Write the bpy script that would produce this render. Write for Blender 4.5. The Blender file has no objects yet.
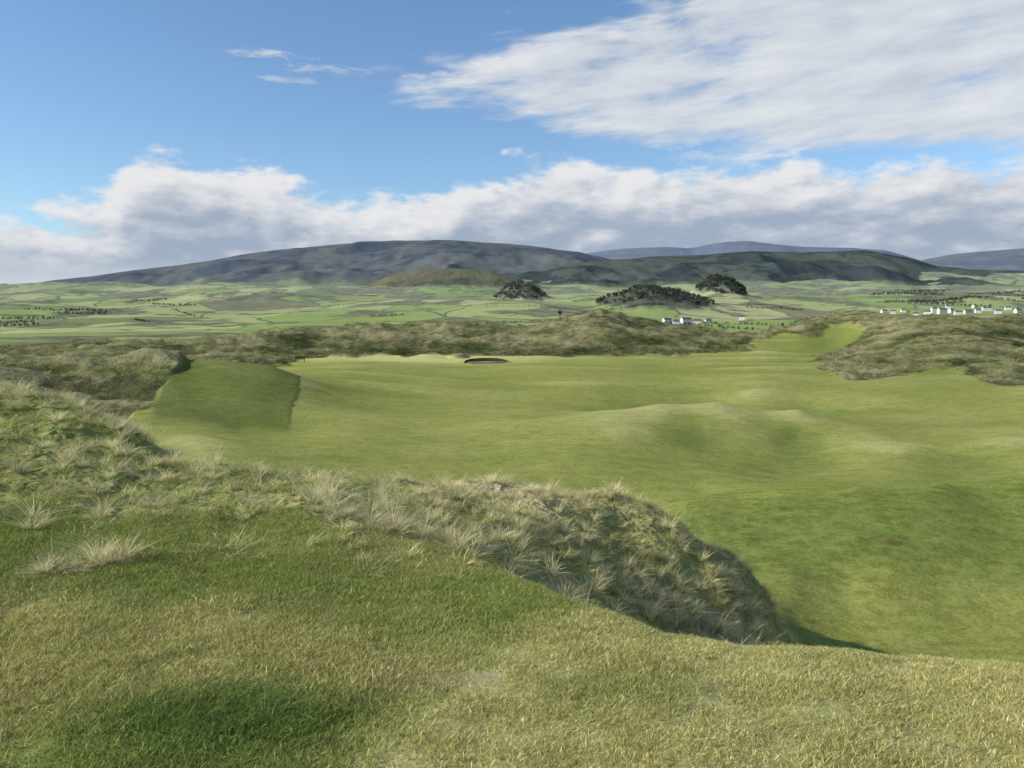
import bpy, math, random
import numpy as np
from mathutils import Vector
rng = np.random.default_rng(7); random.seed(7)
F=796.0; EYE=1.65; HZ=318.0
AL=math.atan(66/796.0); CA,SA=math.cos(AL),math.sin(AL)
scene=bpy.context.scene
scene.view_settings.view_transform='Standard'; scene.view_settings.look='None'; scene.view_settings.exposure=0

# ---------------- survey helper: sighting (bearing, elevation, range) -> world
def sight(px,py,d):
    t=(384-py)/F
    z=d*(t*CA-SA)/(CA+t*SA)
    x=(px-512)/F*(d*CA-z*SA)
    return x,d,z
def sightz(px,z,d):
    return (px-512)/F*(d*CA-z*SA),d,z
def sstep(a,b,x):
    t=np.clip((x-a)/(b-a),0,1); return t*t*(3-2*t)
def vnoise(x,y,seed=0):
    xi=np.floor(x).astype(np.int64); yi=np.floor(y).astype(np.int64)
    fx=x-xi; fy=y-yi
    fx=fx*fx*fx*(fx*(fx*6-15)+10); fy=fy*fy*fy*(fy*(fy*6-15)+10)
    def h(a,b):
        n=(a*374761393+b*668265263+seed*1274126177)&0xffffffff
        n=((n^(n>>13))*1274126177)&0xffffffff
        n=n^(n>>16)
        return (n&0xffff)/65535.0
    return (h(xi,yi)*(1-fx)+h(xi+1,yi)*fx)*(1-fy)+(h(xi,yi+1)*(1-fx)+h(xi+1,yi+1)*fx)*fy
def fbm(x,y,seed=0,oct=4):
    s=0;a=.5;t=0
    c,sn=math.cos(.6),math.sin(.6)
    for i in range(oct):
        s=s+a*(vnoise(x,y,seed+i)-.5)*2; t+=a; a*=.5
        x,y=(x*c-y*sn)*2.03+11.3,(x*sn+y*c)*2.03+5.7
    return s/t

# ---------------- terrain survey points  (px,py,d,rough)
V=[ (-300,768,2.9,0),(0,768,2.88,0),(300,768,2.9,0),(512,768,2.9,0),(760,768,2.92,0),(1024,768,2.95,0),(1300,768,3.0,0),
(0,700,3.4,0),(300,700,3.45,0),(600,700,3.5,0),(900,700,3.58,0),
(0,650,3.95,0),(250,650,4.0,0),(500,650,4.12,0),
(700,640,4.7,0),(780,648,4.55,0),(860,655,4.4,0),(940,664,4.25,0),(1024,672,4.1,0),(1200,690,3.9,0),(600,612,5.4,0),(540,590,6.0,0),(480,562,6.8,.3),(400,548,6.6,.4),
(700,632,10,1),(720,600,11,1),(740,580,12.3,1),(765,592,12.8,.9),(800,622,16.5,0),(790,580,19,0),(620,618,5.2,0),
(620,600,9.3,1),(620,560,10.5,1),(620,520,12,1),(610,492,13.5,1),(540,575,8.2,1),(540,530,10,1),(530,486,12.8,1),
(480,540,8.3,1),(480,510,10,1),(470,482,12,1),(400,520,8,1),(400,500,9.6,1),(400,480,11.5,1),
(250,600,4.75,0),(250,540,6.3,.4),(250,500,8.2,1),(250,470,10.8,1),
(130,560,5.4,.1),(130,500,7.5,.8),(130,460,9.6,1),(135,432,12,1),(60,402,12.5,1),
(0,560,5.2,.1),(0,480,7.5,.8),(0,430,9.8,1),(0,388,13,1),(-200,560,5,.1),(-200,420,10,1),(-200,360,14,1),
(320,477,11.2,1),(680,525,12.8,1),(650,505,13.3,1),(735,560,12.8,1),
(1024,663,15,0),(1200,670,15,0),(860,648,15.5,0),
(1150,600,18.5,0),(950,600,18.5,0),(850,600,18.5,0),(950,560,20.6,0),(850,550,21,0),(780,540,22.5,0),(1000,520,23.6,0),(850,512,24.5,0),
(700,500,28,0),(780,495,28,0),(860,490,27.5,0),(940,484,27.8,0),(1024,479,28,0),(1150,476,28,0),(860,476,38,0),(1024,465,40,0),(1150,462,40,0),
(600,478,35,0),(450,470,36,0),(300,455,38,0),(200,445,38,0),(700,465,40,0),(900,450,46,0),
(350,440,46,0),(500,445,46,0),(700,440,50,0),(800,436,55,0),(1000,435,52,0),(1150,433,52,.3),(900,440,52,0),
(420,428,56,0),(500,421,58,0),(550,415,60,0),(600,409,62,0),(660,402,65,0),(720,400,66,0),(800,408,63,0),(870,431,56,0),
(1000,415,70,0),(920,412,74,0),(1024,400,80,.2),(1150,400,80,1),
(330,408,64,0),(450,400,78,0),(600,397,85,0),(750,393,92,0),(900,395,90,0),
(335,386,82,0),(500,383,105,0),(650,381,108,0),(800,382,105,0),(950,384,100,.3),(1100,384,100,1),
(350,370,115,0),(480,368,138,0),(650,368,138,0),(780,366,132,.2),(860,366,130,1),(1000,370,120,1),
(330,358,160,0),(380,357,172,0),(430,356,175,0),(490,357,173,0),(540,357,172,0),(595,357,172,0),(650,357,172,0),(705,355.5,174,0),(760,353,178,.3),
(300,354,185,1),(340,353.5,188,1),(380,353,190,1),(415,353,190,1),(450,353.5,190,1),(490,353,190,1),(530,353,191,1),(565,353,190,1),(600,353,190,1),(640,352.5,191,1),(680,352,192,1),(730,350,198,.8),(780,343,212,0),(840,341,215,.3),
(900,350,160,1),(1000,345,160,1),(880,338,190,1),(1024,332,200,1),(1100,330,200,1),
(-100,352,180,1),(60,350,180,1),(130,343,185,1),(200,345,190,1),(240,338,205,1),(290,331,215,1),(340,330,220,1),(380,326,222,1),(420,329,224,1),(450,325,225,1),
(500,326,230,1),(560,320,238,1),(600,311,243,1),(640,320,242,1),(700,329,240,1),(760,331,242,1),(800,322,248,1),(860,311,250,1),(900,318,250,1),(950,322,250,1),(1024,317,250,1),(1150,318,250,1),
(0,353,74,1),(80,355,75,1),(150,357,76,.9),(220,361,77,0),(270,366,78,0),(303,377,78,0),(60,390,62,1),(120,392,63,.8),(200,395,63,0),(280,400,64,0),
(150,425,50,.3),(240,430,52,0),(292,428,54,0),(-200,352,74,1),(100,415,52,1),
]
Z=[ (1024,-2.95,6,0),(1024,-4.8,9,0),(1024,-6.0,12,0),(1250,-3.2,6,0),(1250,-5.4,9,0),(860,-2.85,6,0),(860,-4.7,9,0),(860,-6.0,12,0),
(700,-2.9,6.3,.5),(700,-3.75,8,1),(800,-5.6,12,.3),(620,-2.75,6.5,.6),(620,-3.15,8,1),(610,-4.6,16,.8),(610,-6.3,19,.2),(540,-2.52,7.1,.6),
(530,-4.2,15.5,.8),(530,-6.2,19,.2),(470,-3.9,15,.8),(470,-6,19,.2),(400,-4,15,.8),(400,-6,19,.2),(250,-3.5,14,.8),(250,-5.8,19,.2),
(130,-3.0,15.5,1),(130,-5.4,20,.3),(0,-2.6,17,1),(0,-5.5,24,.3),(-200,-2.6,20,1),(-200,-5.5,28,.4),(680,-4.7,15,.6),(680,-6.2,18,0),(735,-5.3,15,.4),(735,-6.3,18,0),
(780,-6.9,32,0),(860,-7.05,32,0),(940,-7.05,32,0),(1024,-7.1,33,0),(700,-7.05,32,0),(720,-8.9,76,0),(660,-8.8,75,0),(800,-8.9,72,0),(600,-8.4,72,0),(500,-7.9,68,0),
(0,-6,90,1),(80,-6,90,1),(150,-6,92,1),(220,-6.2,94,.3),(0,-7.8,120,1),(150,-7.8,120,1),(270,-6.8,96,0),(303,-7.0,92,0),(0,-6.4,38,.4),(130,-6.3,34,.2),(0,-8,150,1),(150,-8,150,1),
(250,-7.8,150,.8),(-200,-7,95,1),(400,-6.6,26,0),(550,-6.7,26,0),(250,-6.3,28,0)]
for px in (-300,-50,150,350,550,750,950,1150,1350):
    Z+= [(px,-13,290,1),(px,-24,370,.5),(px,-26,470,0)]
P=[sight(a,b,c) for a,b,c,r in V]+[sightz(a,b,c) for a,b,c,r in Z]
R=[r for *_,r in V]+[r for *_,r in Z]
for w in [(-3,-1.5,-1.62),(3,-1.5,-1.65),(0,-1.5,-1.65),(-1.5,1,-1.63),(1.5,1,-1.65),(0,1,-1.65),(-5,1.2,-1.55),(5,1.2,-1.85)]:
    P.append(w); R.append(0)
P=np.array(P,float); R=np.array(R,float)
def feat(x,y):
    D=np.maximum(y+3,.6); U=np.clip(x/D,-.95,.95); return U*3.2,np.log(D),D
def base(s): return -1.65-6.8*sstep(math.log(9),math.log(50),s)
pu,ps,pD=feat(P[:,0],P[:,1])
tgt=(P[:,2]-base(ps))/pD
def tps(r2): return .5*r2*np.log(r2+1e-12)
n=len(P)
K=tps((pu[:,None]-pu)**2+(ps[:,None]-ps)**2)+np.eye(n)*1.5e-4
Q=np.stack([np.ones(n),pu,ps],1)
A=np.block([[K,Q],[Q.T,np.zeros((3,3))]])
W=np.linalg.solve(A,np.concatenate([tgt,[0,0,0]]))
def near_fit(x,y):
    u,s,D=feat(x,y)
    out=np.empty_like(x); rr=np.empty_like(x)
    for i in range(0,len(x),20000):
        uu=u[i:i+20000,None];ss=s[i:i+20000,None]
        r2=(uu-pu)**2+(ss-ps)**2
        out[i:i+20000]=tps(r2)@W[:n]+W[n]+W[n+1]*uu[:,0]+W[n+2]*ss[:,0]
        w=1/(r2+1e-3)**2.0
        rr[i:i+20000]=(w@R)/w.sum(1)
    return base(s)+out*D, rr
# farmland profile
KD=np.log([300,560,700,1000,1500,2100,3000,4000,5200,6500,9000,15000])
KP=np.array([372,354,347,338,328,318,306,296,286,279,277,277.])
knolls=[(521,303,95,60),(652,311,160,50),(718,304,95,80),(450,292,260,25),(130,322,90,12),(960,303,260,22),(60,330,90,8),(250,300,300,30),(820,296,300,25)]
def far_raw(x,y):
    y=np.maximum(y,200); px=x/y*F+512
    py=np.interp(np.log(y),KD,KP)
    lim=np.interp(px,[0,150,300,600,1024],[292,287,280,277,271])
    k=3.0
    py=np.maximum(py,lim)+k*np.exp(-np.abs(py-lim)/k)*.5
    z=-(py-HZ)/F*y
    z=z+y*.006*fbm(x/380,y/420,3,4)+y*.011*fbm(x/1100,y/1000,9,2)*sstep(600,2000,y)
    return z
KN=[]
for px,py,r,h in knolls:
    d=math.exp(np.interp(-py,-KP,KD)); KN.append(((px-512)/F*d,d,r,h))
def far_h(x,y):
    z=far_raw(x,y)
    for kx,ky,r,h in KN:
        q=np.exp(-(((x-kx)/r)**2+((y-ky)/(r*1.3))**2)**1.3)
        z=z+h*q*(1+.3*fbm(x/45,y/45,91,4))
    return z
def heath(x,y):
    h=np.zeros_like(x)
    for kx,ky,r,_ in KN[:3]: h=np.maximum(h,np.exp(-(((x-kx)/r)**2+((y-ky)/(r*1.3))**2)**1.5*.9))
    return sstep(.2,.42,h+.2*fbm(x/40,y/60,95,3))
def terrain(x,y):
    """returns height (world) and rough mask"""
    x=np.asarray(x,float).ravel(); y=np.asarray(y,float).ravel()
    zn=np.zeros_like(x); rn=np.zeros_like(x)
    m=y<420
    if m.any(): zn[m],rn[m]=near_fit(x[m],y[m])
    rough=sstep(.42,.62,rn+.10*fbm(x/3,y/3,21,3)*np.clip(y/40,.4,1.5))
    L=sstep(20,90,y)
    det=(1-L)*(rough*(.08*fbm(x/.9,y/.9,31,4)+.05*fbm(x/.33,y/.33,35,2))+.012*fbm(x/.35,y/.35,41,3)+(1-rough)*.10*fbm(x/6,y/6,43,2)*sstep(12,18,y))
    rg=1-np.abs(fbm(x/13,y/13,53,4))*2
    swell=1-2*np.sqrt(fbm(x/48+y/90,y/19,63,2)**2+.006)
    det+=L*(rough*(.8*fbm(x/11,y/11,51,5)+.8*rg-.3+.5*fbm(x/3,y/3,57,3))+(1-rough)*(.25*fbm(x/22,y/12,61,2)+.55*(swell-.4)))
    zn=zn+det
    w=sstep(290,400,y)
    zf=far_h(x,y)
    return zn*(1-w)+zf*w+EYE, rough*(1-sstep(300,380,y)), rn
def col(*c): return np.array(c,float)
def mix(a,b,t): return a*(1-t[:,None])+b*t[:,None]
def tint(x,y,rough,rel=None):
    x=np.asarray(x,float);y=np.asarray(y,float);N=len(x)
    if rel is None: rel=np.zeros(N)
    fair=np.tile(col(.265,.28,.075),(N,1))
    n1=fbm(x/9,y/9,71,4); n2=fbm(x/1.3,y/1.3,75,4); n3=fbm(x/40,y/25,79,3)
    fair=mix(fair,col(.34,.335,.115),sstep(-.1,.6,n1+.4*n2)*.5)
    fair=mix(fair,col(.185,.225,.055),.6*sstep(0,.7,-n1*.5+.3*n2-n3*.8))
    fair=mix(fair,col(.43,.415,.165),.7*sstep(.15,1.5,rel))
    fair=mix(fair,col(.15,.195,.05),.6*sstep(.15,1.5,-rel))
    # semi-rough bank above the hollow, greener
    fair=mix(fair,col(.155,.20,.05),.8*sstep(18.5,21,y+1.0*n2)*(1-sstep(26,28.5,y+.4*n2))*(x>0))
    # putting green and aprons pale
    g=np.exp(-(((x+20)/30)**2+((y-168)/22)**2)**2)
    fair=mix(fair,col(.50,.49,.19),g)
    # mown bank on the left, darker green
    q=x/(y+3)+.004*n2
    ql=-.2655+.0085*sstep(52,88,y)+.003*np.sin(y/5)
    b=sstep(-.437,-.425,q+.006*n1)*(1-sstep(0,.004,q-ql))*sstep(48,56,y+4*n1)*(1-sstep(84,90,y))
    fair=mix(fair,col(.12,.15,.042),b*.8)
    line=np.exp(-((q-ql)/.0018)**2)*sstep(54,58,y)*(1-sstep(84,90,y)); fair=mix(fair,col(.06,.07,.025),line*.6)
    # foreground
    fg=1-sstep(8.5,12,y)
    lawn=mix(np.tile(col(.21,.24,.07),(N,1)),col(.33,.31,.125),sstep(-.1,.6,n2+.3*n1))
    lawn=mix(lawn,col(.14,.185,.045),.6*sstep(.05,.6,-n2))
    tee=mix(np.tile(col(.37,.35,.145),(N,1)),col(.27,.275,.10),sstep(-.2,.5,n2))
    xl=np.interp(y,[-3,2.9,3.55,5.4,8],[-2.4,-.72,-.42,.6,2.2])
    lawn=mix(lawn,tee,sstep(-.25,.25,x-xl+.25*n2)*(1-sstep(7,9,y)))
    e=((x+1.3)/.52)**2+((y-3.3)/.22)**2
    lawn=mix(lawn,col(.11,.165,.045),.8*(1-sstep(.1,1.6,e+1.3*n2)))
    e2=((x+.35)/.35)**2+((y-3.75)/.12)**2
    lawn=mix(lawn,col(.38,.31,.18),.7*(1-sstep(.4,1.3,e2+.6*n2)))
    c=mix(fair,lawn,fg)
    rg=mix(np.tile(col(.28,.285,.105),(N,1)),col(.44,.39,.21),sstep(-.25,.45,n2*.6+n1*.6))
    rg=mix(rg,col(.19,.22,.065),.6*sstep(.1,.7,-n1+.4*n2))
    far=mix(np.tile(col(.155,.165,.062),(N,1)),col(.27,.25,.13),sstep(-.15,.5,n1))
    far=mix(far,col(.07,.085,.034),sstep(0,.5,-n1+.5*n3))
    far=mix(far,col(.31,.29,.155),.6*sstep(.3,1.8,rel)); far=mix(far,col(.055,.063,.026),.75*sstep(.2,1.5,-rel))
    rg=mix(rg,far,sstep(30,60,y))
    c=mix(c,rg,rough)
    # divot scrape
    e=((x-10.6)/.3)**2+((y-21.6)/.3)**2
    c=mix(c,col(.12,.075,.04),(1-sstep(.4,1.2,e+.6*n2))*.7)
    return c

# ---------------- material helpers
def mat(name):
    m=bpy.data.materials.new(name); m.use_nodes=True
    nt=m.node_tree; nt.nodes.clear()
    return m,nt
class G:
    def __init__(s,nt): s.nt=nt
    def n(s,t,**k):
        nd=s.nt.nodes.new(t)
        for a,b in k.items(): setattr(nd,a,b)
        return nd
    def l(s,a,b): s.nt.links.new(a,b)
    def inp(s,sock,v):
        if isinstance(v,bpy.types.NodeSocket): s.l(v,sock)
        else: sock.default_value=v
    def m(s,op,a,b=None,c=None,clamp=False):
        nd=s.n('ShaderNodeMath',operation=op); nd.use_clamp=clamp
        s.inp(nd.inputs[0],a)
        if b is not None: s.inp(nd.inputs[1],b)
        if c is not None: s.inp(nd.inputs[2],c)
        return nd.outputs[0]
    def ss(s,a,b,x):
        nd=s.n('ShaderNodeMapRange'); nd.interpolation_type='SMOOTHSTEP'
        s.inp(nd.inputs[0],x); nd.inputs[1].default_value=a; nd.inputs[2].default_value=b
        return nd.outputs[0]
    def mixc(s,f,a,b,bt='MIX'):
        nd=s.n('ShaderNodeMix',data_type='RGBA',blend_type=bt)
        s.inp(nd.inputs[0],f); 
        for i,v in ((6,a),(7,b)):
            if isinstance(v,(tuple,list)): v=(*v[:3],1)
            s.inp(nd.inputs[i],v)
        return nd.outputs[2]
    def xyz(s,a,b,c):
        nd=s.n('ShaderNodeCombineXYZ')
        for i,v in enumerate((a,b,c)): s.inp(nd.inputs[i],v)
        return nd.outputs[0]
    def noise(s,v,sc,det=5,rough=.55,dist=0.):
        nd=s.n('ShaderNodeTexNoise'); s.inp(nd.inputs['Vector'],v)
        nd.inputs['Scale'].default_value=sc; nd.inputs['Detail'].default_value=det; nd.inputs['Roughness'].default_value=rough; nd.inputs['Distortion'].default_value=dist
        return nd.outputs[0]
def simple(name,c,rough=.9,nscale=3,var=.3,bump=0.):
    m,nt=mat(name); g=G(nt)
    pos=g.n('ShaderNodeNewGeometry').outputs['Position']
    nz=g.noise(pos,nscale,3)
    cc=g.mixc(g.ss(.3,.7,nz),tuple(v*(1-var) for v in c),tuple(min(1,v*(1+var)) for v in c))
    b=g.n('ShaderNodeBsdfPrincipled'); g.l(cc,b.inputs['Base Color']); b.inputs['Roughness'].default_value=rough
    b.inputs['Specular IOR Level'].default_value=.2
    o=g.n('ShaderNodeOutputMaterial'); g.l(b.outputs[0],o.inputs[0])
    if bump:
        bp=g.n('ShaderNodeBump'); bp.inputs['Strength'].default_value=bump; g.l(nz,bp.inputs['Height']); g.l(bp.outputs[0],b.inputs['Normal'])
    return m

# ---------------- ground mesh
def grid_mesh(name,X,Y,Zz,nr,nc,attrs={}):
    me=bpy.data.meshes.new(name)
    co=np.stack([X,Y,Zz],1).astype(np.float32)
    i=np.arange(nr-1)[:,None]*nc+np.arange(nc-1)[None,:]; i=i.ravel()
    f=np.stack([i,i+1,i+nc+1,i+nc],1).astype(np.int32)
    me.vertices.add(len(co)); me.vertices.foreach_set('co',co.ravel())
    me.loops.add(f.size); me.loops.foreach_set('vertex_index',f.ravel())
    me.polygons.add(len(f)); me.polygons.foreach_set('loop_start',np.arange(0,f.size,4,dtype=np.int32)); me.polygons.foreach_set('loop_total',np.full(len(f),4,np.int32))
    me.polygons.foreach_set('use_smooth',np.ones(len(f),bool))
    me.update(calc_edges=True)
    for k,v in attrs.items():
        if v.ndim==2:
            a=me.attributes.new(k,'FLOAT_COLOR','POINT'); a.data.foreach_set('color',np.concatenate([v,np.ones((len(v),1))],1).astype(np.float32).ravel())
        else:
            a=me.attributes.new(k,'FLOAT','POINT'); a.data.foreach_set('value',v.astype(np.float32))
    ob=bpy.data.objects.new(name,me); scene.collection.objects.link(ob)
    return ob
us=np.concatenate([np.linspace(-2.6,-.78,40)[:-1],np.arange(-.78,.78,.0021),np.linspace(.78,2.6,40)])
sD=[0.0]
while sD[-1]<math.log(14500):
    s=sD[-1]; sD.append(s+(.02 if s<1.3 else .0065 if s<3.7 else .008 if s<6 else .011))
Ds=np.exp(np.array(sD))
UU,DD=np.meshgrid(us,Ds); X=(UU*DD).ravel(); Y=(DD-3).ravel()
Zg,RG,RN=terrain(X,Y)
# local relief: crests dry pale, fairway hollows lush, dune hollows darker
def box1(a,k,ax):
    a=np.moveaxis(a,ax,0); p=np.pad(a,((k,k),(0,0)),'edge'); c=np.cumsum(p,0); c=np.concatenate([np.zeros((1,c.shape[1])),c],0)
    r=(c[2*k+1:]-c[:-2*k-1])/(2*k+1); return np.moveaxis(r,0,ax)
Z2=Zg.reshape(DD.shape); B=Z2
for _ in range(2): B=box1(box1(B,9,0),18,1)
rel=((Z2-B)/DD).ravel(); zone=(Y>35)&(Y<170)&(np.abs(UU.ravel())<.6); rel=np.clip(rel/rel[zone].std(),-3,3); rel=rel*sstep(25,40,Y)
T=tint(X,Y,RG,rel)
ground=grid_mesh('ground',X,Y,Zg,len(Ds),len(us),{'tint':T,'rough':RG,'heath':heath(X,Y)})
m,nt=mat('links_turf_and_farmland'); g=G(nt)
geo=g.n('ShaderNodeNewGeometry'); pos=geo.outputs['Position']
at=g.n('ShaderNodeAttribute',attribute_name='tint'); ar=g.n('ShaderNodeAttribute',attribute_name='rough'); ah=g.n('ShaderNodeAttribute',attribute_name='heath')
sp=g.n('ShaderNodeSeparateXYZ'); g.l(pos,sp.inputs[0])
nf=g.noise(pos,7,4,.75); nm=g.noise(pos,.9,4,.75)
v=g.m('ADD',g.m('MULTIPLY',nf,1.0),g.m('MULTIPLY',nm,.6))
v=g.m('ADD',g.m('MULTIPLY',g.m('SUBTRACT',v,.8),1.6),1.0)
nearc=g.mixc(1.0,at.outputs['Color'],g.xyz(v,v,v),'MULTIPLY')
# farmland : patchwork fields
nzv=g.n('ShaderNodeTexNoise'); g.l(pos,nzv.inputs['Vector']); nzv.inputs['Scale'].default_value=.002; nzv.inputs['Detail'].default_value=2
sc=g.n('ShaderNodeVectorMath',operation='SCALE'); g.l(nzv.outputs['Color'],sc.inputs[0]); sc.inputs['Scale'].default_value=200
wv=g.n('ShaderNodeVectorMath',operation='ADD'); g.l(pos,wv.inputs[0]); g.l(sc.outputs[0],wv.inputs[1])
flat=g.n('ShaderNodeVectorMath',operation='MULTIPLY'); g.l(wv.outputs[0],flat.inputs[0]); flat.inputs[1].default_value=(1,.5,0)
vo=g.n('ShaderNodeTexVoronoi',feature='F1'); g.l(flat.outputs[0],vo.inputs['Vector']); vo.inputs['Scale'].default_value=.0036
ve=g.n('ShaderNodeTexVoronoi',feature='DISTANCE_TO_EDGE'); g.l(flat.outputs[0],ve.inputs['Vector']); ve.inputs['Scale'].default_value=.0036
sv=g.n('ShaderNodeSeparateColor'); g.l(vo.outputs['Color'],sv.inputs[0])
rp=g.n('ShaderNodeValToRGB'); rp.color_ramp.interpolation='CONSTANT'
els=rp.color_ramp.elements; els[0].color=(.26,.33,.10,1); els[1].position=.3; els[1].color=(.35,.39,.15,1)
for p,c in ((.5,(.20,.24,.10,1)),(.62,(.40,.41,.19,1)),(.78,(.29,.35,.12,1)),(.92,(.22,.21,.12,1))):
    e=els.new(p); e.color=c
g.l(sv.outputs[0],rp.inputs[0])
fc=g.mixc(g.m('MULTIPLY',g.ss(.02,.006,ve.outputs['Distance']),.85),rp.outputs[0],(.10,.13,.065))
scr=g.noise(pos,.0034,6,.64)
moor=g.ss(.52,.56,g.m('ADD',scr,g.m('MULTIPLY',g.ss(2500,6000,sp.outputs[1]),.035)))
fc=g.mixc(g.m('MULTIPLY',moor,.9),fc,g.mixc(g.ss(.4,.6,g.noise(pos,.02,4)),(.10,.115,.07),(.20,.19,.12)))
fv=g.m('ADD',.8,g.m('MULTIPLY',g.noise(pos,.03,4,.6),.4))
fc=g.mixc(1.0,fc,g.xyz(fv,fv,fv),'MULTIPLY')
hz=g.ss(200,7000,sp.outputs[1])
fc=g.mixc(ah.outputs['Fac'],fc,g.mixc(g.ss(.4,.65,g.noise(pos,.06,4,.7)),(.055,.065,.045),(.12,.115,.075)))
fc=g.mixc(g.m('MULTIPLY',hz,.4),fc,(.26,.31,.29))  # aerial haze painted into the field colour, growing with distance
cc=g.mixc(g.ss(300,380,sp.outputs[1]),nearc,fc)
b=g.n('ShaderNodeBsdfDiffuse'); g.l(cc,b.inputs['Color'])
bp=g.n('ShaderNodeBump'); bp.inputs['Strength'].default_value=.5; bp.inputs['Distance'].default_value=.05
g.l(nf,bp.inputs['Height'])
bp2=g.n('ShaderNodeBump'); g.l(g.m('MULTIPLY',ar.outputs['Fac'],.8),bp2.inputs['Strength']); bp2.inputs['Distance'].default_value=.6; g.l(nm,bp2.inputs['Height']); g.l(bp.outputs[0],bp2.inputs['Normal'])
g.l(bp2.outputs[0],b.inputs['Normal'])
o=g.n('ShaderNodeOutputMaterial'); g.l(b.outputs[0],o.inputs[0])
ground.data.materials.append(m)

# ---------------- hills
def hill(name,sil,dc,d0,pyb,c1,c2,seed,amp=.02,wl=900,lowfield=None):
    sil=sorted(sil); sx=[a for a,b in sil]; sy=[b for a,b in sil]
    px=np.linspace(sx[0],sx[-1],420); tt=np.linspace(0,1.35,90)
    PX,TT=np.meshgrid(px,tt); PX=PX.ravel();TT=TT.ravel()
    d=d0+(dc-d0)*TT
    k=np.hanning(17);k/=k.sum(); c0=np.interp(px,sx,sy); c0=np.convolve(np.pad(c0,8,'edge'),k,'valid'); cy=np.tile(c0,len(tt))
    zc=-(cy-HZ)/F*dc; zb=-(pyb-HZ)/F*d0
    T1=np.clip(TT,0,1)
    pr=np.where(TT<=1,1-(1-T1)**1.25,np.cos((TT-1)*1.8))
    xx=(PX-512)/F*d
    z=zb+(zc-zb)*pr
    ns=fbm(xx/wl,d/wl,seed,5); rd=1-2*np.abs(fbm(xx/wl/1.1,d/wl/2.5,seed+9,5))
    z=z+dc*amp*(ns+.8*(rd-.6))*(1-T1)**.7*sstep(0,.2,T1)*1.6+dc*.0007*fbm(xx/250,d/250,seed+5,4)
    z=z-120*(1-sstep(0,.12,TT))
    ob=grid_mesh(name,xx,d,z+EYE,len(tt),len(px))
    m,nt=mat(name+'_surface'); g=G(nt); pos=g.n('ShaderNodeNewGeometry').outputs['Position']
    st=g.n('ShaderNodeVectorMath',operation='MULTIPLY'); g.l(pos,st.inputs[0]); st.inputs[1].default_value=(1,.7,2)
    nn=g.noise(st.outputs[0],.0018,7,.66,.5)
    cc=g.mixc(g.ss(.45,.53,nn),c1,c2)
    if lowfield:
        z1,z2,cf=lowfield
        sp=g.n('ShaderNodeSeparateXYZ'); g.l(pos,sp.inputs[0])
        f=g.ss(z2,z1,g.m('ADD',sp.outputs[2],g.m('MULTIPLY',g.m('SUBTRACT',g.noise(pos,.002,5),.5),(z2-z1)*2.5)))
        cc=g.mixc(f,cc,g.mixc(g.ss(.45,.55,g.noise(pos,.005,6,.6)),cf,tuple(v*.6 for v in cf)))
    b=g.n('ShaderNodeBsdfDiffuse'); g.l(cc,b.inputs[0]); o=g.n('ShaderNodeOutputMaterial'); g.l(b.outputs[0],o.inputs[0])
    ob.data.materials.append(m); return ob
hill('moorland_hill',[(-400,300),(-150,295),(0,288),(60,281),(130,272),(200,263),(260,254),(310,248),(350,244),(390,242),(440,241.5),(500,244),(540,248),(575,253),(600,259),(640,268),(700,282),(800,300)],9000,5600,293,(.08,.10,.128),(.13,.143,.142),101,.009,900,(170,360,(.23,.26,.17)))  # far hill colours include the blue of aerial haze
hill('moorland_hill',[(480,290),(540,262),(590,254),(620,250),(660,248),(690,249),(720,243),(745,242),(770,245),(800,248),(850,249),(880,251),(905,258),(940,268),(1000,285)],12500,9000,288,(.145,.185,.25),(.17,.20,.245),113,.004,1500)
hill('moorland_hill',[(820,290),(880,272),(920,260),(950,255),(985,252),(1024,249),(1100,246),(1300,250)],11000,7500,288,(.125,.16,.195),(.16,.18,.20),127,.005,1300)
hill('forested_ridge',[(470,292),(520,272),(570,264),(620,260),(660,257),(700,256),(750,252),(800,253),(860,252),(900,258),(930,266),(980,272),(1100,274),(1300,276)],7200,5000,290,(.046,.062,.064),(.085,.102,.088),139,.007,500,(185,260,(.25,.29,.16)))
hill('bracken_knoll',[(340,296),(368,287),(390,276),(420,270),(460,269),(490,271),(515,279),(560,292)],5200,4600,292,(.085,.095,.07),(.14,.14,.09),151,.003,250,(170,225,(.27,.31,.16)))

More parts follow.
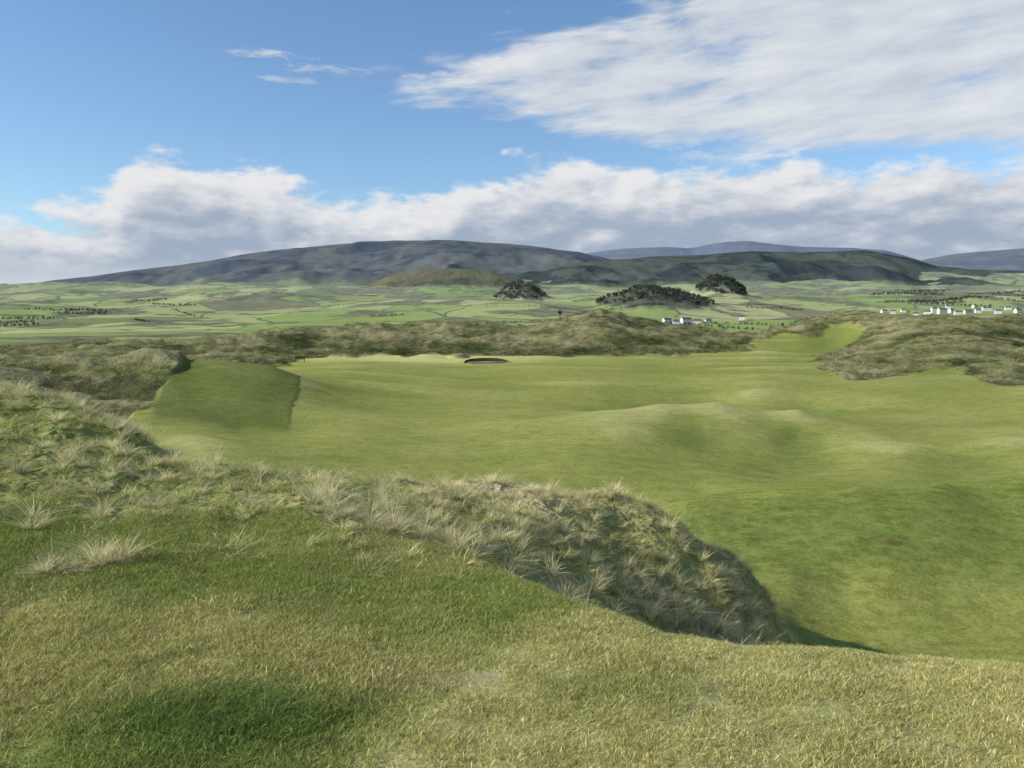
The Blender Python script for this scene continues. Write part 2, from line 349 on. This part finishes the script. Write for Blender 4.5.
# ---------------- grass prototypes
def blades(name,nb,rad,hmin,hmax,wid,lean,droop,straw,rootdark=.75):
    vs=[];fs=[];hh=[];bc=[]
    for i in range(nb):
        r=rad*math.sqrt(random.random()); a=random.random()*6.283
        bx,by=r*math.cos(a),r*math.sin(a)
        h=random.uniform(hmin,hmax)*(1-.3*(r/rad if hmax>.06 else 0)); w=wid*random.uniform(.6,1.2)
        la=a+random.gauss(0,1.0) if hmax>.06 else random.random()*6.283; ll=abs(random.gauss(lean,lean*.5))+.3*lean*(r/rad)
        wa=random.random()*6.283; wx,wy=math.cos(wa)*w/2,math.sin(wa)*w/2
        k=len(vs); seg=3 if hmax>.1 else 2
        for j in range(seg):
            t=j/seg; off=ll*h*(t+droop*t*t); zz=h*t*(1-.35*droop*t)
            cx,cy=bx+math.cos(la)*off,by+math.sin(la)*off; q=1-.55*t
            vs+= [(cx-wx*q,cy-wy*q,zz),(cx+wx*q,cy+wy*q,zz)]; hh+=[t,t]
        off=ll*h*(1+droop); vs.append((bx+math.cos(la)*off,by+math.sin(la)*off,h*(1-.35*droop))); hh.append(1)
        for j in range(seg-1): fs.append((k+2*j,k+2*j+1,k+2*j+3,k+2*j+2))
        fs.append((k+2*seg-2,k+2*seg-1,k+2*seg))
        if random.random()<straw: c=np.array((1.9,1.75,2.2))*random.uniform(.7,1.25)
        else: c=np.array((1,1.03,.9))*random.uniform(.6,1.3)
        bc+=[c]*(2*seg+1)
    me=bpy.data.meshes.new(name); me.from_pydata(vs,[],fs); 
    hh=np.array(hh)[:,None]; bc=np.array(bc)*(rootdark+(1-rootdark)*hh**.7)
    a=me.attributes.new('bc','FLOAT_COLOR','POINT'); a.data.foreach_set('color',np.concatenate([bc,np.ones((len(bc),1))],1).astype(np.float32).ravel())
    return bpy.data.objects.new(name,me)
gm,nt=mat('grass_blades'); g=G(nt)
ai=g.n('ShaderNodeAttribute',attribute_name='tint'); ai.attribute_type='INSTANCER'
ab=g.n('ShaderNodeAttribute',attribute_name='bc')
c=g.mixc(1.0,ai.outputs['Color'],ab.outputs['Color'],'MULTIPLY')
d1=g.n('ShaderNodeBsdfDiffuse'); g.l(c,d1.inputs[0]); t1=g.n('ShaderNodeBsdfTranslucent'); g.l(c,t1.inputs[0])
mx=g.n('ShaderNodeMixShader'); mx.inputs[0].default_value=.4; g.l(d1.outputs[0],mx.inputs[1]); g.l(t1.outputs[0],mx.inputs[2])
o=g.n('ShaderNodeOutputMaterial'); g.l(mx.outputs[0],o.inputs[0])
def proto_coll(name,specs):
    c=bpy.data.collections.new(name)
    for i,s in enumerate(specs):
        ob=blades(f'{name}_{i:02d}',*s); ob.data.materials.append(gm); c.objects.link(ob)
    return c
def scatter(name,coll,x,y,scl,idx,tn,tilt=.15,sink=.0,align=0.):
    z,_,_=terrain(x,y); N=len(x)
    me=bpy.data.meshes.new(name); me.vertices.add(N)
    me.vertices.foreach_set('co',np.stack([x,y,z-sink],1).astype(np.float32).ravel())
    a=me.attributes.new('tint','FLOAT_COLOR','POINT'); a.data.foreach_set('color',np.concatenate([tn,np.ones((N,1))],1).astype(np.float32).ravel())
    a=me.attributes.new('scl','FLOAT','POINT'); a.data.foreach_set('value',scl.astype(np.float32))
    a=me.attributes.new('idx','INT','POINT'); a.data.foreach_set('value',idx.astype(np.int32))
    ph=rng.uniform(0,6.283,N); rx=rng.normal(0,tilt,N); ry=rng.normal(0,tilt,N)
    if align:
        h=.06; gx=(terrain(x+h,y)[0]-terrain(x-h,y)[0])/(2*h); gy=(terrain(x,y+h)[0]-terrain(x,y-h)[0])/(2*h)
        nx,ny=-gx*align,-gy*align
        lx=np.cos(ph)*nx+np.sin(ph)*ny; ly=-np.sin(ph)*nx+np.cos(ph)*ny
        rx=rx+np.arctan(-ly); ry=ry+np.arctan(lx)
    rot=np.stack([rx,ry,ph],1)
    a=me.attributes.new('rot','FLOAT_VECTOR','POINT'); a.data.foreach_set('vector',rot.astype(np.float32).ravel())
    ob=bpy.data.objects.new(name,me); scene.collection.objects.link(ob)
    ng=bpy.data.node_groups.new(name+'_scatter','GeometryNodeTree')
    ng.interface.new_socket('Geometry',in_out='INPUT',socket_type='NodeSocketGeometry'); ng.interface.new_socket('Geometry',in_out='OUTPUT',socket_type='NodeSocketGeometry')
    nn=ng.nodes; gi=nn.new('NodeGroupInput'); go=nn.new('NodeGroupOutput'); ip=nn.new('GeometryNodeInstanceOnPoints'); ci=nn.new('GeometryNodeCollectionInfo')
    ci.inputs['Collection'].default_value=coll; ci.inputs['Separate Children'].default_value=True; ci.inputs['Reset Children'].default_value=True
    def na(nm,t):
        q=nn.new('GeometryNodeInputNamedAttribute'); q.data_type=t; q.inputs['Name'].default_value=nm; return q.outputs['Attribute']
    ip.inputs['Pick Instance'].default_value=True
    er=nn.new('FunctionNodeEulerToRotation'); L=ng.links.new
    L(na('rot','FLOAT_VECTOR'),er.inputs[0]); L(er.outputs[0],ip.inputs['Rotation']); L(na('scl','FLOAT'),ip.inputs['Scale']); L(na('idx','INT'),ip.inputs['Instance Index'])
    L(gi.outputs[0],ip.inputs['Points']); L(ci.outputs[0],ip.inputs['Instance']); L(ip.outputs[0],go.inputs[0])
    md=ob.modifiers.new('scatter','NODES'); md.node_group=ng
    return ob
def fan(N,y0,y1,u):
    D=np.sqrt(rng.uniform((y0+3)**2,(y1+3)**2,N))
    return rng.uniform(-u,u,N)*D, D-3
# short turf : dense patches laid on the slope
short=proto_coll('short_turf',[(300,.17,.012,.038,.0042,.5,.4,.22) for _ in range(6)])
x,y=fan(7000,1.6,8.5,.66); z,r,rn=terrain(x,y)
dn=fbm(x/.5,y/.5,201,3)
k=(r<.85); x,y,r,dn=x[k],y[k],r[k],dn[k]
xl=np.interp(y,[-3,2.9,3.55,5.4,8],[-2.4,-.72,-.42,.6,2.2])
tee=sstep(-.2,.3,x-xl)
scl=rng.uniform(.8,1.15,len(x))*(1+.4*np.clip(dn,0,1))*(1-.22*tee)
t=tint(x,y,r)*1.55*rng.uniform(.88,1.12,(len(x),1))
scatter('short_grass',short,x,y,scl,rng.integers(0,6,len(x)),t,.05,.0,1.)
# lush longer patch + sparse longer blades in the turf
lush=proto_coll('lush_turf',[(60,.09,.03,.075,.0045,.6,.6,.08) for _ in range(4)])
xa=rng.normal(-1.3,.27,240); ya=rng.normal(3.3,.11,240)
xb,yb=fan(1300,1.8,7,.66); k=fbm(xb/.6,yb/.6,251,3)>.0; xb,yb=xb[k],yb[k]; k=xb<np.interp(yb,[-3,2.9,3.55,5.4,8],[-2.4,-.72,-.42,.6,2.2]); xb,yb=xb[k],yb[k]
x=np.concatenate([xa,xb]); y=np.concatenate([ya,yb])
scatter('lush_grass',lush,x,y,rng.uniform(.5,1.0,len(x)),rng.integers(0,4,len(x)),tint(x,y,np.zeros(len(x)))*1.6*rng.uniform(.8,1.2,(len(x),1)),.15)
# valley turf
x,y=fan(6000,10,30,.70); z,r,rn=terrain(x,y); k=(r<.6)&(x>1); x,y,r=x[k],y[k],r[k]
scatter('fairway_grass',short,x,y,rng.uniform(1.0,1.5,len(x)),rng.integers(0,6,len(x)),tint(x,y,r)*1.5*rng.uniform(.75,1.25,(len(x),1)),.05,.01,1.)
# rough tufts on the near dune
tuft=proto_coll('rough_tuft',[(55,.10,.06,.16,.006,.6,.7,.25),(55,.12,.05,.13,.006,.8,.8,.35),(60,.11,.05,.12,.006,.7,.8,.15),(50,.09,.07,.18,.0055,.8,.9,.5)])
x,y=fan(20000,4.5,20,.72); z,r,rn=terrain(x,y)
k=(rng.random(len(x))<np.clip(rn*1.3-.2,0,1)*sstep(-.6,.2,fbm(x/.8,y/.8,211,3)+.1)); x,y,r=x[k],y[k],r[k]
scatter('rough_grass',tuft,x,y,rng.uniform(.45,1.05,len(x)),rng.integers(0,4,len(x)),tint(x,y,np.ones(len(x)))*1.65*rng.uniform(.6,1.4,(len(x),1)),.2,.01,.4)
# pale marram clumps
marram=proto_coll('marram',[(100,.05,.18,.36,.0075,.42,.8,.0,.75) for _ in range(3)]+[(80,.05,.14,.30,.007,.6,1.0,.0,.75) for _ in range(2)])
cx=[];cy=[]
def cluster(px,py,d,N,sx,sy):
    a,b,_=sight(px,py,d); cx.extend(rng.normal(a,sx,N)); cy.extend(rng.normal(b,sy,N))
for s in [(10,398,12.5,30,.8,.6),(60,410,12,26,.7,.5),(130,432,11.8,20,.5,.4),(200,455,10.8,8,.5,.3),(150,470,9.2,10,.6,.4),(60,575,5.1,7,.14,.07),(125,562,5.35,8,.09,.07),(0,530,6,4,.2,.1),
          (300,505,8.6,14,.5,.4),(345,515,8.1,26,.3,.25),(370,530,7.5,26,.3,.18),(420,545,7.2,24,.25,.15),(455,555,7.3,20,.2,.14),(520,545,9,20,.4,.4),(400,505,9,14,.5,.4),
          (640,600,9.6,34,.45,.25),(690,610,10,34,.35,.25),(735,600,11.2,44,.35,.35),(600,560,10.3,26,.7,.5),(500,490,11.8,14,.8,.4),(250,490,9.5,12,.8,.5),(620,505,12.8,14,.6,.4),(730,575,12.2,26,.4,.4),(60,450,9,14,.8,.6),(660,560,11.3,22,.5,.5)]:
    cluster(*s)
x,y=fan(1300,6.5,22,.75); z,r,rn=terrain(x,y); k=r>.8; cx.extend(x[k]); cy.extend(y[k])
x=np.array(cx);y=np.array(cy)
st=np.tile(col(.84,.75,.49),(len(x),1))*rng.uniform(.6,1.2,(len(x),1))
scatter('marram_grass',marram,x,y,rng.uniform(.35,.95,len(x)),rng.integers(0,5,len(x)),st,.3,.01)
# distant dune tussocks
x,y=fan(56000,40,275,.72); z,r,rn=terrain(x,y); k=(r>.5)&(rng.random(len(x))<sstep(-.4,.3,fbm(x/5,y/5,231,3))); x,y,r=x[k],y[k],r[k]
scatter('dune_tussocks',tuft,x,y,rng.uniform(2.0,5.2,len(x))*np.interp(y,[34,150],[.7,1.3]),rng.integers(0,4,len(x)),tint(x,y,r)*1.5*rng.uniform(.35,1.6,(len(x),1)),.25,.05)

# ---------------- trees
treem=simple('distant_foliage',(.058,.072,.052),.9,.05,.4)
def ray_rows(px,lo,hi,n=600):
    ds=np.exp(np.linspace(math.log(lo),math.log(hi),n)); xs=(px-512)/F*(ds*CA)
    z,_,_=terrain(xs,ds); zz=z-EYE; pys=384-F*(ds*SA+zz*CA)/(ds*CA-zz*SA)
    return ds,z,zz,pys
def place(px,py,lo=450,hi=6500):
    ds,z,zz,pys=ray_rows(px,lo,hi)
    i=np.argmax(pys<=py) if (pys<=py).any() else int(np.argmin(pys))
    return (px-512)/F*(ds[i]*CA-zz[i]*SA),ds[i],z[i]
def trees_mesh(name,pts):
    vs=[];fs=[]
    for (x,y,z,h) in pts:
        k=len(vs); tr=h*.03
        for a in range(5):
            an=a*1.2566; vs.append((x+tr*math.cos(an),y+tr*math.sin(an),z-1)); vs.append((x+tr*.4*math.cos(an),y+tr*.4*math.sin(an),z+h*.7))
        for a in range(5):
            b_=(a+1)%5; fs.append((k+2*a,k+2*b_,k+2*b_+1,k+2*a+1))
        rx=h*random.uniform(.32,.5)
        for q in range(40):
            u=Vector((random.gauss(0,1),random.gauss(0,1),random.gauss(0,1))).normalized()*random.uniform(.55,1)
            c=Vector((x+u.x*rx,y+u.y*rx,z+h*.55+u.z*h*.45)); s=h*random.uniform(.07,.15)
            n1=Vector((random.gauss(0,1),random.gauss(0,1),random.gauss(0,1))).normalized(); n2=n1.orthogonal().normalized(); n3=n1.cross(n2)
            k=len(vs); vs+= [c+n2*s,c+n3*s*.8,c-n2*s*.9,c-n3*s]; fs.append((k,k+1,k+2,k+3))
    me=bpy.data.meshes.new(name); me.from_pydata([tuple(v) for v in vs],[],fs); me.materials.append(treem)
    ob=bpy.data.objects.new(name,me); scene.collection.objects.link(ob); return ob
def wood(name,kx,ky,rx,ry,N,h0,h1):
    xs=rng.uniform(-1,1,N);ys=rng.uniform(-1,1,N);k=xs**2+ys**2<1; xs=kx+xs[k]*rx;ys=ky+ys[k]*ry
    k=fbm(xs/45,ys/45,261,3)>-.45; xs,ys=xs[k],ys[k]
    z,_,_=terrain(xs,ys); return trees_mesh(name,[(a,b,c,random.uniform(h0,h1)) for a,b,c in zip(xs,ys,z)])
wood('woodland',KN[0][0]-5,KN[0][1]-50,105,120,420,6,13)
wood('woodland',KN[1][0],KN[1][1]-30,190,130,620,6,16)
wood('woodland',KN[2][0],KN[2][1]-30,98,120,520,8,18)
pts=[]
def hedge(px,py,L,ang,N,sc=1):
    X0,Y0,_=place(px,py); 
    for i in range(N):
        t=(i/N-.5)*L; a=X0+math.cos(ang)*t+random.gauss(0,3); b=Y0+math.sin(ang)*t+random.gauss(0,5)
        pts.append((a,b,0,random.uniform(3,6.5)*sc))
for k in range(30):
    hedge(random.uniform(-40,1060),random.uniform(284,340),random.uniform(80,320),random.choice([0,.15,-.2,.6,-.8])+random.gauss(0,.1),random.randint(24,46))
for k in range(18): hedge(random.uniform(890,1060),random.uniform(290,306),260,random.gauss(0,.2),40,1.8)
for k in range(8): hedge(random.uniform(0,230),random.uniform(300,330),160,random.gauss(0,.2),34,1.5)
zz_=terrain([p[0] for p in pts],[p[1] for p in pts])[0]
trees_mesh('distant_trees',[(p[0],p[1],q,p[3]) for p,q in zip(pts,zz_)])

# ---------------- houses
wm=simple('white_render',(.78,.77,.74),.8,.5,.05); wm2=simple('cream_render',(.6,.56,.48),.8,.5,.08); rm=simple('slate_roof',(.10,.11,.125),.7,.6,.25); gmn=simple('window_glass',(.03,.04,.05),.2,1,.1); dm=simple('door_paint',(.1,.06,.05),.5,1,.1)
def box(vs,fs,x0,x1,y0,y1,z0,z1):
    k=len(vs); vs+=[(x0,y0,z0),(x1,y0,z0),(x1,y1,z0),(x0,y1,z0),(x0,y0,z1),(x1,y0,z1),(x1,y1,z1),(x0,y1,z1)]
    fs+=[tuple(k+i for i in q) for q in ((0,3,2,1),(4,5,6,7),(0,1,5,4),(1,2,6,5),(2,3,7,6),(3,0,4,7))]
def part(name,parent,vs,fs,mt):
    me=bpy.data.meshes.new(name); me.from_pydata(vs,[],fs); me.materials.append(mt); ob=bpy.data.objects.new(name,me); scene.collection.objects.link(ob); ob.parent=parent; return ob
def empty(name,loc,rz=0):
    e=bpy.data.objects.new(name,None); e.location=loc; e.rotation_euler=(0,0,rz); scene.collection.objects.link(e); return e
def house(px,py,w,dp,h,rz,mt=wm,name='white_house'):
    X_,Y_,Z_=place(px,py); e=empty(name,(X_,Y_,Z_),rz); a,b_=w/2,dp/2; rh=dp*.42
    vs=[(-a,-b_,-3),(a,-b_,-3),(a,b_,-3),(-a,b_,-3),(-a,-b_,h),(a,-b_,h),(a,b_,h),(-a,b_,h),(-a,0,h+rh),(a,0,h+rh)]
    fs=[(0,1,5,4),(2,3,7,6),(1,2,6,9,5),(3,0,4,8,7)]
    part('walls',e,vs,fs,mt)
    o_=.4; vs=[(-a-o_,-b_-o_,h-.25),(a+o_,-b_-o_,h-.25),(a+o_,0,h+rh+.15),(-a-o_,0,h+rh+.15),(-a-o_,b_+o_,h-.25),(a+o_,b_+o_,h-.25)]
    part('roof',e,vs,[(0,1,2,3),(3,2,5,4)],rm)
    vs=[];fs=[]
    for c in (-a+.8,a-.8): box(vs,fs,c-.5,c+.5,-.4,.4,h+rh-.5,h+rh+1.5)
    part('chimneys',e,vs,fs,mt)
    vs=[];fs=[]; nw=max(2,int(w/3.2))
    for fl in range(int(h//2.6)):
        for i in range(nw):
            c=-a+(i+.5)*w/nw
            if fl==0 and i==nw//2: continue
            box(vs,fs,c-.6,c+.6,-b_-.06,-b_+.02,fl*2.7+.9,fl*2.7+2.2)
    part('windows',e,vs,fs,gmn)
    vs=[];fs=[]; c=-a+(nw//2+.5)*w/nw; box(vs,fs,c-.5,c+.5,-b_-.08,-b_+.02,0,2.1); part('door',e,vs,fs,dm)
for px,py,w,h in [(884,315,14,4),(893,316,12,5.4),(903,314,10,3),(927,317,16,5.6),(934,315,14,8),(942,316,22,8.2),(951,315,14,5.6),(958,317,16,5.6),(968,316,20,5.6),(978,315,13,5.4),(987,313,24,5.6),(998,316,14,5.4),(1008,312,16,5.4),(1018,315,18,5.6),(916,318,12,4),(948,311,12,5.4),(974,310,12,5.4),
                  (667,325,14,4),(676,326,10,3),(686,325,18,4.5),(697,326,12,4),(708,325,10,3),(742,322,12,5)]:
    house(px,py-2,w*1.25,11,h*1.6,random.uniform(-.6,.6),random.choice([wm,wm,wm2]))

# ---------------- bunker, bench, sign
wood_m=simple('weathered_wood',(.045,.033,.024),.8,8,.3); turfm=simple('turf_revetment',(.045,.035,.02),.95,5,.4,.5); sandm=simple('bunker_sand',(.30,.25,.17),.95,6,.15,.3)
def bunker(px,py,w,hh):
    x0,d,z0=place(px,py,120,200)
    e=empty('sand_bunker',(x0,d,z0+.15)); vs=[];fs=[]; N=28;M=7
    for j in range(M):
        for i in range(N+1):
            a=math.pi*(i/N)
            hx=hh*math.sin(a)**.5*(j/(M-1)); vs.append((-w/2*math.cos(a)*(1+.02*j),w*.28*math.sin(a)*(1+.05*j),hx-.25))
    for j in range(M-1):
        for i in range(N): k=j*(N+1)+i; fs.append((k,k+1,k+N+2,k+N+1))
    part('revetted_face',e,vs,fs,turfm)
    vs=[(0,0,.04)];fs=[]
    for i in range(33):
        a=i/32*6.283; vs.append((w/2*.97*math.cos(a),w*.27*math.sin(a),.03+.02*math.sin(5*a)))
    fs=[(0,i,i+1) for i in range(1,33)]
    part('sand_floor',e,vs,fs,sandm)
    vs=[];fs=[]
    for j in range(5):
        for i in range(N+1):
            a=math.pi*(i/N); vs.append((-w/2*math.cos(a)*(1.1+.1*j),w*.28*math.sin(a)*(1.3)+j*.9*math.sin(a),(hh*math.sin(a)**.5)*(1-(j/4)**1.5)-.25))
    for j in range(4):
        for i in range(N): k=j*(N+1)+i; fs.append((k,k+1,k+N+2,k+N+1))
    part('grass_lip',e,vs,fs,simple('lip_turf',(.28,.28,.10),.95,2,.2))
bunker(486,363,7.5,.95)
def bench(px,lo,hi,rz):
    ds,z,zz,pys=ray_rows(px,lo,hi,200); i=int(np.argmin(pys)); d=ds[i]
    x0=(px-512)/F*(d*CA-zz[i]*SA); e=empty('wooden_bench',(x0,d,z[i]),rz); print('bench',d,pys[i])
    vs=[];fs=[]
    for q in range(3): box(vs,fs,-.9,.9,-.25+q*.17,-.11+q*.17,.43,.48)
    part('seat',e,vs,fs,wood_m); vs=[];fs=[]
    for q in range(3): box(vs,fs,-.9,.9,.27,.31,.58+q*.15,.70+q*.15)
    part('backrest',e,vs,fs,wood_m)
    for i,sx in enumerate((-.8,.8)):
        vs=[];fs=[]; box(vs,fs,sx-.05,sx+.05,.31,.39,-.1,1.05); box(vs,fs,sx-.05,sx+.05,-.24,-.16,-.1,.43); box(vs,fs,sx-.06,sx+.06,-.28,.31,.62,.67); part(f'leg_{i+1}',e,vs,fs,wood_m)
bench(300,100,150,.2)
def sign(px,lo,hi):
    ds,z,zz,pys=ray_rows(px,lo,hi,200); i=int(np.argmin(pys)); d=ds[i]; print('sign',d,pys[i])
    x0=(px-512)/F*(d*CA-zz[i]*SA); e=empty('wooden_tee_sign',(x0,d,z[i]))
    vs=[];fs=[]; box(vs,fs,-.12,.12,-.12,.12,-.3,2.4); part('post',e,vs,fs,wood_m)
    vs=[];fs=[]; box(vs,fs,-.6,.6,-.18,-.123,1.4,2.2); part('board',e,vs,fs,wood_m)
sign(560,200,270)

# ---------------- light & world
SE,SAZ=math.radians(31),math.radians(-103)
sd=Vector((math.sin(SAZ)*math.cos(SE),math.cos(SAZ)*math.cos(SE),math.sin(SE)))
sl=bpy.data.lights.new('sun','SUN'); sl.energy=5.0; sl.angle=math.radians(.6); sl.color=(1,.93,.81)
so=bpy.data.objects.new('sun',sl); so.rotation_euler=sd.to_track_quat('Z','Y').to_euler(); scene.collection.objects.link(so)
w=bpy.data.worlds.new('World'); scene.world=w; w.use_nodes=True; nt=w.node_tree; nt.nodes.clear(); g=G(nt)
tc=g.n('ShaderNodeTexCoord'); dr=tc.outputs['Generated']
sp=g.n('ShaderNodeSeparateXYZ'); g.l(dr,sp.inputs[0]); sx,sy,sz=sp.outputs
az=g.m('ARCTAN2',sx,sy); el=g.m('ARCSINE',sz)
sky=g.n('ShaderNodeTexSky',sky_type='NISHITA'); sky.sun_disc=False; sky.sun_elevation=SE; sky.sun_rotation=SAZ%(2*math.pi); sky.air_density=1.0; sky.dust_density=.4; sky.ozone_density=2.0
bgs=g.n('ShaderNodeBackground'); g.l(g.mixc(1.0,sky.outputs[0],(.86,1.0,1.12),'MULTIPLY'),bgs.inputs[0]); bgs.inputs[1].default_value=.14
def ae(px,py):
    x_,y_,z_=sight(px,py,1.0); return math.atan2(x_,y_),math.atan2(z_,math.hypot(x_,y_))
def curve(pts):
    nd=g.n('ShaderNodeFloatCurve'); cm=nd.mapping; cv=cm.curves[0]
    q=[ae(*p) for p in pts]; q=[((a+.8)/1.6,(e)/.6) for a,e in q]
    q=[(0,q[0][1])]+q+[(1,q[-1][1])]
    cv.points[0].location=q[0]; cv.points[1].location=q[-1]
    for p in q[1:-1]: cv.points.new(*p)
    cm.update()
    t=g.m('MULTIPLY_ADD',az,1/1.6,.5,clamp=True)
    g.l(t,nd.inputs['Value']); return g.m('MULTIPLY',nd.outputs[0],.6)
# bank
top=curve([(0,205),(60,208),(108,200),(128,174),(165,160),(215,162),(280,180),(340,197),(400,203),(450,190),(500,178),(540,162),(580,160),(640,170),(690,168),(750,160),(800,165),(850,166),(900,157),(960,148),(1023,143)])
vb=g.xyz(g.m('MULTIPLY',az,10),g.m('MULTIPLY',el,24),.3)
nb1=g.noise(vb,1.0,8,.57,.1)
off=g.n('ShaderNodeVectorMath',operation='ADD'); g.l(vb,off.inputs[0]); off.inputs[1].default_value=(-.16,.32,0)
nb2=g.noise(off.outputs[0],1.0,4,.57,.1)
dep=g.m('SUBTRACT',top,el)
dens=g.m('ADD',g.m('MULTIPLY',dep,36),g.m('MULTIPLY',g.m('SUBTRACT',nb1,.5),5.5))
mB=g.ss(-.25,.6,dens)
light=g.m('MULTIPLY_ADD',g.m('SUBTRACT',nb1,nb2),2.5,.44)
edge=g.ss(.08,.0,dep)
lit=g.m('ADD',g.m('MULTIPLY',edge,.6),g.m('MULTIPLY',light,.62),clamp=True)
cB=g.mixc(g.ss(.1,.95,lit),(.38,.46,.59),(.87,.88,.90))
hzf=g.m('MULTIPLY',g.ss(.075,.035,el),g.m('MULTIPLY_ADD',g.ss(.2,-.6,az),.7,.25))
cB=g.mixc(g.m('MULTIPLY',hzf,.8),cB,(.68,.74,.80))
# sheet
lo=curve([(0,20),(200,40),(300,62),(370,84),(420,90),(470,100),(520,122),(600,140),(660,155),(720,160),(800,160),(1023,160)])
hi=curve([(0,150),(200,130),(300,98),(370,66),(440,42),(520,32),(600,14),(660,0),(720,-30),(800,-60),(1023,-80)])
vs_=g.n('ShaderNodeVectorRotate',rotation_type='Z_AXIS'); g.l(g.xyz(az,el,0),vs_.inputs['Vector']); vs_.inputs['Angle'].default_value=math.radians(-4)
vm=g.n('ShaderNodeVectorMath',operation='MULTIPLY'); g.l(vs_.outputs[0],vm.inputs[0]); vm.inputs[1].default_value=(6,26,1)
ns1=g.noise(vm.outputs[0],1.0,8,.6,.2)
vo2=g.n('ShaderNodeVectorMath',operation='ADD'); g.l(vm.outputs[0],vo2.inputs[0]); vo2.inputs[1].default_value=(-.2,.4,.0)
ns2=g.noise(vo2.outputs[0],1.0,4,.6,.2)
ins=g.m('MINIMUM',g.m('SUBTRACT',el,lo),g.m('SUBTRACT',hi,el))
right=g.m('MULTIPLY',g.ss(-.15,.25,az),1.2)
ds_=g.m('ADD',g.m('MINIMUM',g.m('MULTIPLY',ins,34),g.m('ADD',.55,right)),g.m('MULTIPLY',g.m('SUBTRACT',ns1,.5),6.2))
mS=g.m('MULTIPLY',g.ss(-.3,1.5,ds_),.93)
fine=g.noise(g.xyz(g.m('MULTIPLY',az,30),g.m('MULTIPLY',el,120),2.1),1.0,5,.65,.4)
for px,py,wa,we in ((268,54,.06,.0075),(325,69,.085,.007),(440,77,.08,.009),(290,80,.05,.005)):
    a0,e0=ae(px,py)
    q=g.m('ADD',g.m('POWER',g.m('ABSOLUTE',g.m('DIVIDE',g.m('SUBTRACT',az,a0),wa)),2),g.m('POWER',g.m('ABSOLUTE',g.m('DIVIDE',g.m('SUBTRACT',el,e0),we)),2))
    wv_=g.m('ADD',g.m('SUBTRACT',.5,g.m('MULTIPLY',q,1.0)),g.m('MULTIPLY',g.m('SUBTRACT',fine,.5),4.5))
    mS=g.m('MAXIMUM',mS,g.m('MULTIPLY',g.ss(-.2,1.4,wv_),.75))
lS=g.m('MULTIPLY_ADD',g.m('SUBTRACT',ns1,ns2),1.9,.58,clamp=True)
cS=g.mixc(lS,(.52,.59,.70),(.85,.87,.89))
bS=g.n('ShaderNodeBackground'); g.l(cS,bS.inputs[0]); bS.inputs[1].default_value=.92
bB=g.n('ShaderNodeBackground'); g.l(cB,bB.inputs[0]); bB.inputs[1].default_value=.92
m1=g.n('ShaderNodeMixShader'); g.l(mS,m1.inputs[0]); g.l(bgs.outputs[0],m1.inputs[1]); g.l(bS.outputs[0],m1.inputs[2])
m2=g.n('ShaderNodeMixShader'); g.l(mB,m2.inputs[0]); g.l(m1.outputs[0],m2.inputs[1]); g.l(bB.outputs[0],m2.inputs[2])
ow=g.n('ShaderNodeOutputWorld'); g.l(m2.outputs[0],ow.inputs[0])

cam=bpy.data.cameras.new('camera'); co=bpy.data.objects.new('camera',cam); scene.collection.objects.link(co); scene.camera=co
cam.sensor_width=36; cam.lens=36*F/1024; cam.clip_start=.05; cam.clip_end=40000
co.location=(0,0,EYE); co.rotation_euler=(math.pi/2-AL,0,0)
